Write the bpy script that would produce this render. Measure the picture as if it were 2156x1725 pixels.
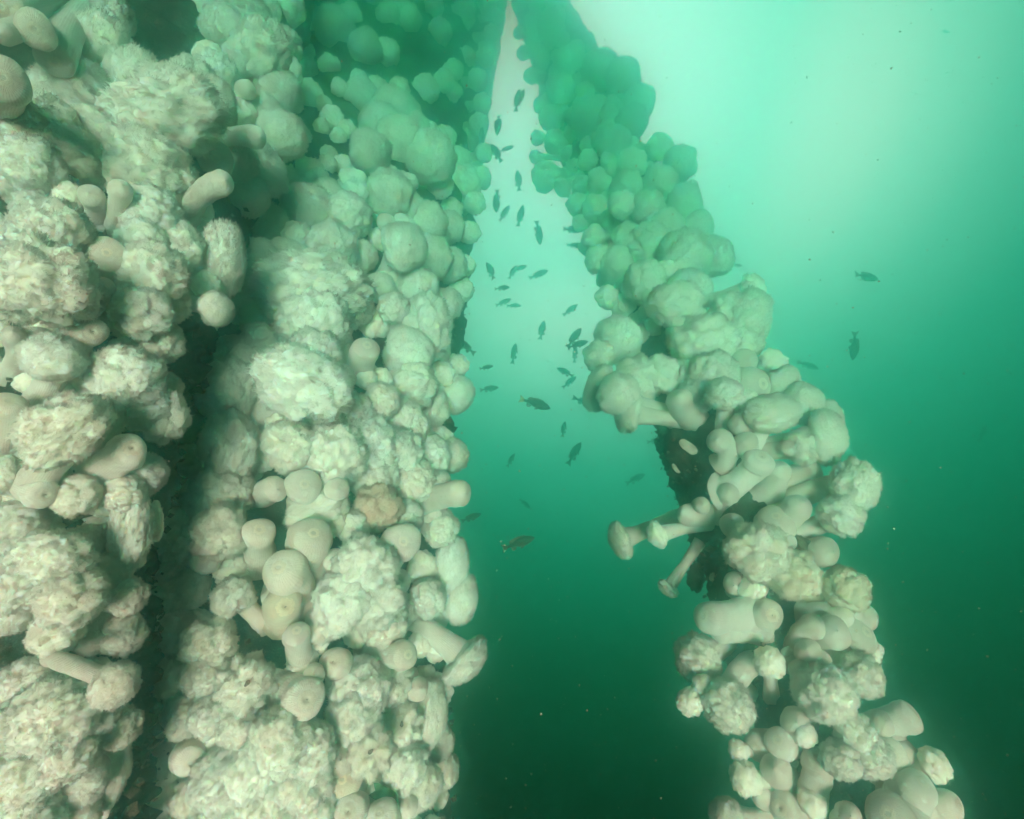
import bpy, math, random
import numpy as np

# ------------------------------------------------------------------ camera, water light, exposure
for o in list(bpy.data.objects):
    bpy.data.objects.remove(o)
scene = bpy.context.scene
col = scene.collection
rng = np.random.default_rng(11)
random.seed(11)

PITCH = math.radians(49.0)          # the diver looks steeply up between the pilings
cam_d = bpy.data.cameras.new('camera')
cam_d.sensor_width = 36.0
cam_d.lens = 18.0
cam_d.clip_start = 0.02
cam_d.clip_end = 300.0
cam = bpy.data.objects.new('camera', cam_d)
cam.location = (0, 0, 0)
cam.rotation_euler = (math.pi / 2 + PITCH, 0, 0)
col.objects.link(cam)
scene.camera = cam

CF = np.array([0, math.cos(PITCH), math.sin(PITCH)])
CU = np.array([0, -math.sin(PITCH), math.cos(PITCH)])
CR = np.array([1.0, 0, 0])
FU = 1078.0                          # focal length in the units used for all positions below (2156 x 1725)


def at(x, y, d):
    """place in the water seen at (x, y) at depth d metres"""
    return d * (CF + CR * (x - 1078.0) / FU - CU * (y - 862.5) / FU)


def raydir(x, y):
    v = at(x, y, 1.0)
    return v / np.linalg.norm(v)


world = bpy.data.worlds.new('World')
scene.world = world
world.use_nodes = True
nt = world.node_tree
nt.nodes.clear()
wout = nt.nodes.new('ShaderNodeOutputWorld')
wbg = nt.nodes.new('ShaderNodeBackground')
wtc = nt.nodes.new('ShaderNodeTexCoord')
wdot = nt.nodes.new('ShaderNodeVectorMath'); wdot.operation = 'DOT_PRODUCT'
AX = raydir(1270, 215)               # where the daylight comes down through the surface
wdot.inputs[1].default_value = tuple(AX)
wac = nt.nodes.new('ShaderNodeMath'); wac.operation = 'ARCCOSINE'
wdiv = nt.nodes.new('ShaderNodeMath'); wdiv.operation = 'DIVIDE'; wdiv.inputs[1].default_value = math.pi
wr = nt.nodes.new('ShaderNodeValToRGB')
nt.links.new(wtc.outputs['Generated'], wdot.inputs[0])
nt.links.new(wdot.outputs['Value'], wac.inputs[0])
nt.links.new(wac.outputs[0], wdiv.inputs[0])
nt.links.new(wdiv.outputs[0], wr.inputs['Fac'])
nt.links.new(wr.outputs['Color'], wbg.inputs['Color'])
nt.links.new(wbg.outputs[0], wout.inputs['Surface'])
WSTOPS = [(0, 10.5, 1.52, 1.9), (10, 9.6, 1.44, 1.76), (18, 6.0, 1.18, 1.28), (26, 1.5, .76, .68), (31, .42, .46, .37), (37, .06, .29, .20),
          (46, .001, .15, .085), (56, .0003, .06, .024), (68, .0002, .012, .003), (90, .0001, .003, .0006), (180, .0001, .001, .0003)]
WORLD_GAIN = 0.92
cr = wr.color_ramp
cr.interpolation = 'B_SPLINE' if False else 'LINEAR'
cr.elements[0].position = 0.0
cr.elements[1].position = 1.0
for a, r, g, b in WSTOPS:
    if a == 0:
        e = cr.elements[0]
    elif a == 180:
        e = cr.elements[-1]
    else:
        e = cr.elements.new(a / 180.0)
    e.color = (r, g, b, 1)
wbg.inputs['Strength'].default_value = WORLD_GAIN

strobe_d = bpy.data.lights.new('sun', 'SUN')  # parallel lamp added in place of the diver's unseen strobes, not real sunlight
strobe_d.energy = 4.2
strobe_d.angle = math.radians(20.0)
strobe_d.color = (1.0, 0.73, 0.60)
sun = bpy.data.objects.new('sun', strobe_d)
STROBE_TO = -(CF * 1.0 + CR * -0.10 - CU * 0.04)      # direction back to the stand-in strobe light: behind and below the camera
from mathutils import Vector, Matrix, Quaternion
sun.rotation_euler = Vector(STROBE_TO).to_track_quat('Z', 'Y').to_euler()
col.objects.link(sun)

vs = scene.view_settings
vs.view_transform = 'Standard'
vs.look = 'None'
vs.gamma = 1.0
vs.exposure = 1.12
vs.use_curve_mapping = False
scene.render.engine = 'CYCLES'
cy = scene.cycles
cy.use_denoising = True
cy.max_bounces = 12
cy.diffuse_bounces = 5
cy.glossy_bounces = 2
cy.transmission_bounces = 4
cy.volume_bounces = 10
cy.volume_max_steps = 64
cy.use_adaptive_sampling = True
cy.adaptive_threshold = 0.02


# ------------------------------------------------------------------ helpers
def tag(o, label=None, cat=None, group=None, kind=None):
    if label: o['label'] = label
    if cat: o['category'] = cat
    if group: o['group'] = group
    if kind: o['kind'] = kind
    return o


def mesh_from(name, v, faces, mats, mat_idx=None, smooth=True, uv=None, vnorm=None):
    """faces: list of (n, k) int arrays"""
    me = bpy.data.meshes.new(name)
    v = np.asarray(v, dtype=np.float32)
    me.vertices.add(len(v))
    me.vertices.foreach_set('co', v.ravel())
    loops = np.concatenate([f.ravel() for f in faces]).astype(np.int32)
    tot = np.concatenate([np.full(len(f), f.shape[1], dtype=np.int32) for f in faces])
    start = np.concatenate([[0], np.cumsum(tot)[:-1]]).astype(np.int32)
    me.loops.add(len(loops))
    me.loops.foreach_set('vertex_index', loops)
    me.polygons.add(len(tot))
    me.polygons.foreach_set('loop_start', start)
    me.polygons.foreach_set('loop_total', tot)
    if mat_idx is not None:
        me.polygons.foreach_set('material_index', np.asarray(mat_idx, dtype=np.int32))
    me.polygons.foreach_set('use_smooth', np.full(len(tot), smooth, dtype=bool))
    if uv is not None:
        ul = me.uv_layers.new(name='UVMap')
        ul.data.foreach_set('uv', np.asarray(uv, dtype=np.float32)[loops].ravel())
    for m in (mats if isinstance(mats, (list, tuple)) else [mats]):
        me.materials.append(m)
    me.update()
    me.validate()
    if vnorm is not None:
        me.normals_split_custom_set_from_vertices(np.asarray(vnorm, dtype=np.float32))
    return me


def obj(name, me, parent=None, loc=None, mat=None):
    o = bpy.data.objects.new(name, me)
    col.objects.link(o)
    if parent is not None:
        o.parent = parent
    if loc is not None:
        o.location = loc
    if mat is not None:
        o.matrix_basis = mat
    return o


def empty(name, loc):
    o = bpy.data.objects.new(name, None)
    o.location = loc
    o.empty_display_size = 0.05
    col.objects.link(o)
    return o


def frame(z, x_hint=None, rot=0.0):
    """3x3 matrix whose columns are x, y, z axes"""
    z = np.asarray(z, float); z = z / np.linalg.norm(z)
    h = np.array([0, 0, 1.0]) if x_hint is None else np.asarray(x_hint, float)
    x = h - z * (h @ z)
    if np.linalg.norm(x) < 1e-4:
        h = np.array([1.0, 0, 0]); x = h - z * (h @ z)
    x /= np.linalg.norm(x)
    y = np.cross(z, x)
    c, s = math.cos(rot), math.sin(rot)
    return np.stack([c * x + s * y, -s * x + c * y, z], axis=1)


def mat4(loc, m3, scale=(1, 1, 1)):
    m = np.eye(4)
    m[:3, :3] = m3 * np.asarray(scale)[None, :]
    m[:3, 3] = loc
    return Matrix(m.tolist())


def hash3(i, seed):
    i = i.astype(np.int64)
    h = (i[..., 0] * 374761393 + i[..., 1] * 668265263 + i[..., 2] * 2147483647 + seed * 1274126177) & 0xffffffff
    h = ((h ^ (h >> 13)) * 1274126177) & 0xffffffff
    h = h ^ (h >> 16)
    return (h & 0xffff) / 65535.0


def vnoise(p, seed=0):
    """smooth value noise, -1..1"""
    f = np.floor(p); t = p - f; t = t * t * (3 - 2 * t)
    r = 0
    for dx in (0, 1):
        for dy in (0, 1):
            for dz in (0, 1):
                w = (t[:, 0] if dx else 1 - t[:, 0]) * (t[:, 1] if dy else 1 - t[:, 1]) * (t[:, 2] if dz else 1 - t[:, 2])
                r = r + w * hash3(f + np.array([dx, dy, dz]), seed)
    return r * 2 - 1


def fbm(p, octs=4, seed=0):
    a, r = 1.0, 0
    for k in range(octs):
        r = r + a * vnoise(p * (2 ** k), seed + k)
        a *= 0.5
    return r


# ------------------------------------------------------------------ materials
def new_mat(name):
    m = bpy.data.materials.new(name)
    m.use_nodes = True
    n = m.node_tree.nodes
    b = n['Principled BSDF']
    return m, m.node_tree, b


def N(t, kind, **kw):
    n = t.nodes.new(kind)
    for k, v in kw.items():
        if k in n.inputs:
            n.inputs[k].default_value = v
        else:
            setattr(n, k, v)
    return n


def flesh(name, c1, c2, scale, bump_scale, bump, rough=0.75, trans=0.25, stripes=False, sss=0.0):
    """soft anemone tissue: mottled colour, fine relief, a little light passing through; the object colour tints it"""
    m, t, b = new_mat(name)
    L = t.links.new
    tc = N(t, 'ShaderNodeTexCoord')
    oi = N(t, 'ShaderNodeObjectInfo')
    nz = N(t, 'ShaderNodeTexNoise', Scale=scale, Detail=5.0, Roughness=0.6)
    L(tc.outputs['Object'], nz.inputs['Vector'])
    rp = N(t, 'ShaderNodeValToRGB')
    rp.color_ramp.elements[0].position = 0.32; rp.color_ramp.elements[0].color = (*c1, 1)
    rp.color_ramp.elements[1].position = 0.62; rp.color_ramp.elements[1].color = (*c2, 1)
    L(nz.outputs['Fac'], rp.inputs['Fac'])
    mul = N(t, 'ShaderNodeMix', data_type='RGBA', blend_type='MULTIPLY')
    mul.inputs[0].default_value = 1.0
    L(rp.outputs['Color'], mul.inputs[6]); L(oi.outputs['Color'], mul.inputs[7])
    hv = N(t, 'ShaderNodeHueSaturation')
    mr = N(t, 'ShaderNodeMapRange'); mr.inputs[3].default_value = 0.86; mr.inputs[4].default_value = 1.08
    L(oi.outputs['Random'], mr.inputs[0]); L(mr.outputs[0], hv.inputs['Value']); L(mul.outputs[2], hv.inputs['Color'])
    L(hv.outputs['Color'], b.inputs['Base Color'])
    b.inputs['Roughness'].default_value = rough
    b.inputs['Specular IOR Level'].default_value = 0.25
    b.inputs['Sheen Weight'].default_value = 0.25
    b.inputs['Sheen Roughness'].default_value = 0.6
    if sss:
        b.inputs['Subsurface Weight'].default_value = sss
        b.inputs['Subsurface Radius'].default_value = (0.020, 0.015, 0.011)
        b.inputs['Subsurface Scale'].default_value = 1.0
    bn = N(t, 'ShaderNodeTexNoise', Scale=bump_scale, Detail=3.0, Roughness=0.6)
    L(tc.outputs['Object'], bn.inputs['Vector'])
    bp = N(t, 'ShaderNodeBump', Strength=bump, Distance=0.006)
    h = bn.outputs['Fac']
    if stripes:
        wv = N(t, 'ShaderNodeTexWave', wave_type='BANDS', bands_direction='X', wave_profile='SIN')
        wv.inputs['Scale'].default_value = 14.0; wv.inputs['Distortion'].default_value = 1.6; wv.inputs['Detail'].default_value = 2.0
        wv.inputs['Detail Scale'].default_value = 1.5
        L(tc.outputs['UV'], wv.inputs['Vector'])
        ad = N(t, 'ShaderNodeMath', operation='MULTIPLY_ADD'); ad.inputs[1].default_value = 0.07
        L(wv.outputs['Fac'], ad.inputs[0]); L(h, ad.inputs[2]); h = ad.outputs[0]
    L(h, bp.inputs['Height']); L(bp.outputs['Normal'], b.inputs['Normal'])
    if trans:
        tr = N(t, 'ShaderNodeBsdfTranslucent')
        L(hv.outputs['Color'], tr.inputs['Color'])
        mx = N(t, 'ShaderNodeMixShader'); mx.inputs[0].default_value = trans
        L(b.outputs[0], mx.inputs[1]); L(tr.outputs[0], mx.inputs[2])
        L(mx.outputs[0], t.nodes['Material Output'].inputs['Surface'])
    return m


M_CROWN = flesh('crown_tissue', (.90, .80, .70), (.96, .88, .80), 16.0, 60.0, 0.12, rough=.85, trans=.0, sss=1.0)
M_TENT = flesh('tentacle_tissue', (.90, .81, .72), (.98, .91, .83), 10.0, 90.0, 0.0, rough=.8, trans=.22)
M_COL = flesh('column_tissue', (.56, .46, .42), (.74, .65, .60), 5.0, 55.0, 0.65, rough=.6, trans=0, stripes=True, sss=.6)
M_DISC = flesh('disc_tissue', (.76, .58, .48), (.84, .72, .62), 24.0, 60.0, 0.5, rough=.7, trans=.15)
M_MOUTH = flesh('mouth_lining', (.16, .07, .05), (.30, .14, .10), 40.0, 80.0, 0.4, rough=.7, trans=0)


def crust(name, dark, mid, spot, scale=26.0):
    m, t, b = new_mat(name)
    L = t.links.new
    tc = N(t, 'ShaderNodeTexCoord')
    n1 = N(t, 'ShaderNodeTexNoise', Scale=scale, Detail=8.0, Roughness=0.7)
    L(tc.outputs['Object'], n1.inputs['Vector'])
    r1 = N(t, 'ShaderNodeValToRGB')
    r1.color_ramp.elements[0].position = .35; r1.color_ramp.elements[0].color = (*dark, 1)
    r1.color_ramp.elements[1].position = .68; r1.color_ramp.elements[1].color = (*mid, 1)
    L(n1.outputs['Fac'], r1.inputs['Fac'])
    vo = N(t, 'ShaderNodeTexVoronoi', Scale=scale * 4); L(tc.outputs['Object'], vo.inputs['Vector'])
    r2 = N(t, 'ShaderNodeValToRGB')
    r2.color_ramp.elements[0].position = .10; r2.color_ramp.elements[0].color = (1, 1, 1, 1)
    r2.color_ramp.elements[1].position = .20; r2.color_ramp.elements[1].color = (0, 0, 0, 1)
    L(vo.outputs['Distance'], r2.inputs['Fac'])
    mx = N(t, 'ShaderNodeMix', data_type='RGBA'); L(r2.outputs['Color'], mx.inputs[0]); L(r1.outputs['Color'], mx.inputs[6])
    mx.inputs[7].default_value = (*spot, 1)
    L(mx.outputs[2], b.inputs['Base Color'])
    b.inputs['Roughness'].default_value = .9
    b.inputs['Specular IOR Level'].default_value = .2
    bp = N(t, 'ShaderNodeBump', Strength=.9, Distance=.01); L(n1.outputs['Fac'], bp.inputs['Height']); L(bp.outputs['Normal'], b.inputs['Normal'])
    return m


M_CRUST = crust('encrusted_steel', (.018, .014, .010), (.07, .055, .04), (.24, .20, .15))
M_BARN = crust('shell_crumbs', (.05, .035, .025), (.16, .12, .09), (.36, .30, .24), 60.0)

# ------------------------------------------------------------------ pilings
# each: list of (y, centre x, half width, depth) as the axis runs through the picture's height
AXES = {
    'R': [(-60, 1106, 42, 9.2), (0, 1128, 46, 8.6), (100, 1176, 62, 7.2), (250, 1240, 78, 5.7), (400, 1300, 82, 4.6), (550, 1362, 82, 3.6),
          (750, 1424, 82, 2.75), (950, 1486, 86, 2.3), (1150, 1560, 86, 2.05), (1300, 1612, 84, 1.9), (1500, 1682, 86, 1.75), (1700, 1800, 100, 1.6), (1950, 1900, 120, 1.45), (2300, 2080, 150, 1.3)],
    'C': [(-60, 880, 190, 9.2), (0, 862, 202, 8.6), (170, 824, 208, 6.6), (300, 790, 220, 5.2), (450, 745, 245, 3.9), (600, 690, 288, 3.05), (900, 645, 290, 2.12),
          (1200, 605, 320, 1.78), (1500, 592, 332, 1.69), (1900, 600, 350, 1.51), (2300, 600, 350, 1.36)],
    'L': [(-150, 430, 220, 3.7), (100, 345, 255, 2.75), (300, 300, 290, 2.05), (500, 215, 245, 1.5), (700, 135, 222, 1.18), (1000, 105, 212, 1.06), (1400, 65, 190, 1.0),
          (1900, 35, 185, .95), (2300, 0, 190, .9)],
}


def axis_at(pk, y):
    A = AXES[pk]
    ys = [a[0] for a in A]
    return [float(np.interp(y, ys, [a[k] for a in A])) for k in (1, 2, 3)]


BVH = {}


def surf_depth(pk, x, y):
    """depth of the piling's crust at (x, y), or of its nearest flank when the line of sight misses it"""
    cx, hw, D = axis_at(pk, y)
    for f in (1.0, .93, .86, .78, .7, .6, .5, .3, 0.0):
        d = raydir(cx + (x - cx) * f, y)
        hit = BVH[pk].ray_cast(Vector((0, 0, 0)), Vector(d))
        if hit[0] is not None:
            return float(np.array(hit[0]) @ CF)
    return D


def build_piling(pk, label):
    A = AXES[pk]
    ys = np.arange(A[0][0], A[-1][0] + 1, 7.0)
    n, k = len(ys), 72
    P = np.array([at(axis_at(pk, y)[0], y, axis_at(pk, y)[2]) for y in ys])
    R = np.array([axis_at(pk, y)[1] * axis_at(pk, y)[2] / FU for y in ys])
    T = np.gradient(P, axis=0); T /= np.linalg.norm(T, axis=1)[:, None]
    V = []
    for i in range(n):
        m = frame(T[i], CR)
        a = np.linspace(0, 2 * math.pi, k, endpoint=False)
        V.append(P[i] + R[i] * (np.cos(a)[:, None] * m[:, 0] + np.sin(a)[:, None] * m[:, 1]))
    V = np.array(V).reshape(-1, 3)
    C = np.repeat(P, k, axis=0)
    rad = (V - C); rn = np.linalg.norm(rad, axis=1)[:, None]; rad = rad / rn
    d = 0.03 * fbm(V * 7, 4, 3) + 0.020 * fbm(V * 34, 3, 9)
    V = V + rad * (d * np.minimum(1.4, np.repeat(R, k) / .12))[:, None]
    i, j = np.meshgrid(np.arange(n - 1), np.arange(k), indexing='ij')
    q = np.stack([i * k + j, i * k + (j + 1) % k, (i + 1) * k + (j + 1) % k, (i + 1) * k + j], axis=-1).reshape(-1, 4)
    from mathutils.bvhtree import BVHTree
    BVH[pk] = BVHTree.FromPolygons([tuple(p) for p in V], [tuple(int(z) for z in p) for p in q])
    root = empty('piling', P[n // 2])
    base = np.array(root.location)
    obj('encrusted_leg', mesh_from('encrusted_leg', V - base, [q], M_CRUST), root)
    # shells, tube worms and crumbs grown over the steel: nobody could count them
    nv = len(V)
    m = 5200
    idx = rng.integers(0, nv, m)
    Vc, Fc = [], []
    oc = np.array([[1, 0, 0], [-1, 0, 0], [0, 1, 0], [0, -1, 0], [0, 0, 1], [0, 0, -1]], float)
    of = np.array([[0, 2, 4], [2, 1, 4], [1, 3, 4], [3, 0, 4], [2, 0, 5], [1, 2, 5], [3, 1, 5], [0, 3, 5]])
    for c, ii in enumerate(idx):
        s = 0.004 + 0.012 * rng.random() ** 3
        z = rad[ii] + rng.normal(0, .5, 3)
        mm = frame(z, rng.normal(0, 1, 3))
        el = 1 + .8 * (rng.random() ** 3)
        pts = oc * np.array([1, .8, el]) * s * (1 + rng.normal(0, .15, (6, 1)))
        Vc.append(V[ii] + rng.normal(0, .012, 3) + pts @ mm.T)
        Fc.append(of + 6 * c)
    me = mesh_from('shell_crust', np.concatenate(Vc) - base, [np.concatenate(Fc)], M_BARN, smooth=False)
    tag(obj('shell_crust', me, root), kind='stuff')
    tag(root, label, 'piling', 'steel pilings overgrown with anemones')
    return root


# ------------------------------------------------------------------ anemone crowns (shared shapes)
def icosphere(level):
    import bmesh
    bm = bmesh.new()
    bmesh.ops.create_icosphere(bm, subdivisions=level, radius=1.0)
    v = np.array([x.co[:] for x in bm.verts]); f = np.array([[w.index for w in p.verts] for p in bm.faces])
    bm.free()
    return v, f


ICO = {k: icosphere(k) for k in (4, 5, 6)}


def sph_pts(n, r):
    i = np.arange(n) + .5
    ph = np.arccos(1 - 2 * i / n); th = math.pi * (1 + 5 ** .5) * i + r.random() * 6
    p = np.stack([np.cos(th) * np.sin(ph), np.sin(th) * np.sin(ph), np.cos(ph)], 1) + r.normal(0, .35 / math.sqrt(n) * 2, (n, 3))
    return p / np.linalg.norm(p, axis=1)[:, None]


def cells(v, pts):
    d = np.arccos(np.clip(v @ pts.T, -1, 1))
    d.sort(axis=1)
    return d[:, 0], d[:, 1]


def puffs(u, n, w, amp, r):
    """a packed skin of rounded swellings of uneven size"""
    c = sph_pts(n, r)
    sp = w * 2.0 / math.sqrt(n)
    ww = sp * r.uniform(.75, 1.2, n)
    hh = r.uniform(.75, 1.0, n)
    d = np.arccos(np.clip(u @ c.T, -1, 1)) / ww[None, :]
    h = np.clip(1 - d * d * .8, -1, 1) * hh[None, :]
    return amp * np.clip(np.log(np.exp(16.0 * h).sum(axis=1)) / 16.0, 0, 1.1)


def crown_mesh(seed, style, level=6, ntent=6000):
    """a ruffled mass of feathery tentacles; +Z is the way it faces, the stalk enters from -Z"""
    r = np.random.default_rng(seed)
    v, f = ICO[level]
    u = v.copy()
    nb = {'lobed': 22, 'mound': 36, 'dome': 16, 'star': 18}[style]
    amp = {'lobed': .42, 'mound': .28, 'dome': .13, 'star': .44}[style]
    amp2 = {'lobed': .15, 'mound': .13, 'dome': .07, 'star': .10}[style]
    w = u + .06 * np.stack([fbm(u * 2.5 + 9 * k, 2, seed + k) for k in range(3)], 1)
    w /= np.linalg.norm(w, axis=1)[:, None]
    rad = .72 + puffs(w, nb, 1.35, amp, r) + puffs(w, nb * 6, 1.3, amp2, r) + puffs(u, 620, 1.2, .035, r)
    rad += {'lobed': .13, 'mound': .10, 'dome': .08, 'star': .06}[style] * fbm(u * 1.7, 2, seed + 31)
    az = np.arctan2(u[:, 1], u[:, 0])
    if style == 'star':
        nl = 9
        rad += .12 * np.cos(nl * az + 2 * vnoise(u * 1.5, seed)) * np.clip(1 - np.abs(u[:, 2]), 0, 1)
        rad -= .30 * np.exp(-((1 - u[:, 2]) / .05) ** 2 * .5)
    if style == 'lobed':
        rad -= .16 * np.exp(-((1 - u[:, 2]) / .10) ** 2 * .5)
    p = u * rad[:, None]
    flat = {'lobed': .72, 'mound': .80, 'dome': .74, 'star': .62}[style]
    z = p[:, 2]
    p[:, 2] = np.where(z > 0, z * flat, z * flat * .75)
    p /= np.percentile(np.linalg.norm(p[:, :2], axis=1), 97)
    # underside tucks in towards the stalk
    low = np.clip(-u[:, 2] - .25, 0, 1)
    p[:, :2] *= (1 - .55 * low)[:, None]
    # normals
    fn = np.cross(p[f[:, 1]] - p[f[:, 0]], p[f[:, 2]] - p[f[:, 0]])
    vn = np.zeros_like(p)
    for k in range(3):
        np.add.at(vn, f[:, k], fn)
    vn /= np.linalg.norm(vn, axis=1)[:, None] + 1e-9
    soft = .65 * vn + .35 * u; soft /= np.linalg.norm(soft, axis=1)[:, None]
    V, F, MI, VN = [p], [f], [np.zeros(len(f), int)], [soft]
    if ntent:
        area = np.linalg.norm(fn, axis=1) * (p[f].mean(1)[:, 2] > -.30)
        per = 5
        ncl = ntent // per
        ci = r.choice(len(f), ncl, p=area / area.sum())
        # tentacles stand in little tufts
        cc = p[f[ci]].mean(1)
        fi = np.repeat(ci, per); ntent = ncl * per
        w = r.dirichlet((1, 1, 1), ntent)
        sn = (soft[f[fi]] * w[:, :, None]).sum(1); sn = sn + r.normal(0, .30, sn.shape); sn /= np.linalg.norm(sn, axis=1)[:, None]
        c = (p[f[fi]] * w[:, :, None]).sum(1); nn = (vn[f[fi]] * w[:, :, None]).sum(1)
        tj = r.normal(0, (.013 if level > 5 else .03), nn.shape); c = c + tj - nn * (tj * nn).sum(1)[:, None]
        nn = nn + tj * 22 + r.normal(0, .25, nn.shape); nn /= np.linalg.norm(nn, axis=1)[:, None]
        ln = (.070 + .070 * r.random(ntent)) * (1.0 if level > 5 else 1.3); wd = (.0075 + .004 * r.random(ntent)) * (1.0 if level > 5 else 2.0)
        h = r.normal(0, 1, nn.shape); x = np.cross(nn, h); x /= np.linalg.norm(x, axis=1)[:, None]; y = np.cross(nn, x)
        tv = []
        for a in (0, 2.094, 4.189):
            tv.append(c - nn * .01 + (x * math.cos(a) + y * math.sin(a)) * wd[:, None])
        tv.append(c + nn * ln[:, None] + r.normal(0, .02, c.shape))
        tv = np.stack(tv, 1).reshape(-1, 3)
        b = len(p) + 4 * np.arange(ntent)
        tf = np.concatenate([np.stack([b, b + 1, b + 3], 1), np.stack([b + 1, b + 2, b + 3], 1), np.stack([b + 2, b, b + 3], 1)])
        V.append(tv); F.append(tf); MI.append(np.ones(len(tf), int)); VN.append(np.repeat(sn, 4, axis=0))
    return mesh_from('tentacle_crown', np.concatenate(V), [np.concatenate(F)], [M_CROWN, M_TENT], np.concatenate(MI), vnorm=np.concatenate(VN))


CROWNS = {
    'lobed': [crown_mesh(100 + k, 'lobed') for k in range(4)],
    'mound': [crown_mesh(200 + k, 'mound') for k in range(3)],
    'dome': [crown_mesh(300 + k, 'dome') for k in range(3)],
    'star': [crown_mesh(400 + k, 'star') for k in range(2)],
}
FARCROWN = [crown_mesh(500 + k, ('mound', 'mound')[k % 2], 5, 260) for k in range(4)]


def disc_mesh(seed):
    """puckered top of a closed anemone: a low warm ring of folded tentacle tips round the mouth"""
    r = np.random.default_rng(seed)
    k, n = 40, 12
    V, F = [], []
    for i in range(n):
        t = i / (n - 1)
        rr = 1.0 - .93 * t
        zz = .20 * math.sin(math.pi * min(1, t * 1.15)) - .16 * max(0, t - .6) / .4
        for j in range(k):
            a = 2 * math.pi * j / k
            w = 1 + .07 * math.cos(11 * a + seed) * (1 - t) + .05 * math.cos(5 * a + 2 * seed)
            V.append((rr * w * math.cos(a), rr * w * math.sin(a) * (1 - .35 * t), zz + .025 * math.cos(17 * a + 3 * t)))
    for i in range(n - 1):
        for j in range(k):
            F.append((i * k + j, i * k + (j + 1) % k, (i + 1) * k + (j + 1) % k, (i + 1) * k + j))
    V = np.array(V); F = np.array(F)
    nt_ = 420
    a = r.random(nt_) * 6.283; q = .45 + .6 * r.random(nt_)
    c = np.stack([q * np.cos(a), q * np.sin(a), .14 * np.sin(np.pi * np.clip((1 - q) / .93 * 1.15, 0, 1)) + .02], 1)
    d = np.stack([.5 * np.cos(a), .5 * np.sin(a), np.ones(nt_)], 1) + r.normal(0, .35, (nt_, 3)); d /= np.linalg.norm(d, axis=1)[:, None]
    x = np.cross(d, r.normal(0, 1, d.shape)); x /= np.linalg.norm(x, axis=1)[:, None]; y = np.cross(d, x)
    tv = [c + (x * math.cos(s) + y * math.sin(s)) * .028 for s in (0, 2.094, 4.189)] + [c + d * (.10 + .10 * r.random((nt_, 1)))]
    tv = np.stack(tv, 1).reshape(-1, 3); b = len(V) + 4 * np.arange(nt_)
    tf = np.concatenate([np.stack([b, b + 1, b + 3], 1), np.stack([b + 1, b + 2, b + 3], 1), np.stack([b + 2, b, b + 3], 1)])
    me = mesh_from('oral_disc', np.concatenate([V, tv]), [F, tf], [M_DISC, M_TENT], np.concatenate([np.zeros(len(F)), np.ones(len(tf))]))
    return me


DISCS = [disc_mesh(k) for k in range(3)]


def mouth_mesh():
    k = 20
    V = [(0, 0, -.09)]
    for i, (rr, zz) in enumerate(((.5, -.02), (1, .05), (1.35, .03))):
        for j in range(k):
            a = 2 * math.pi * j / k
            V.append((rr * math.cos(a), rr * math.sin(a) * .45 * (1 + .2 * math.cos(3 * a)), zz))
    F3 = [(0, 1 + j, 1 + (j + 1) % k) for j in range(k)]
    F4 = [(1 + i * k + j, 1 + i * k + (j + 1) % k, 1 + (i + 1) * k + (j + 1) % k, 1 + (i + 1) * k + j) for i in range(2) for j in range(k)]
    return mesh_from('mouth', V, [np.array(F3), np.array(F4)], M_MOUTH)


MOUTH = mouth_mesh()


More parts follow.
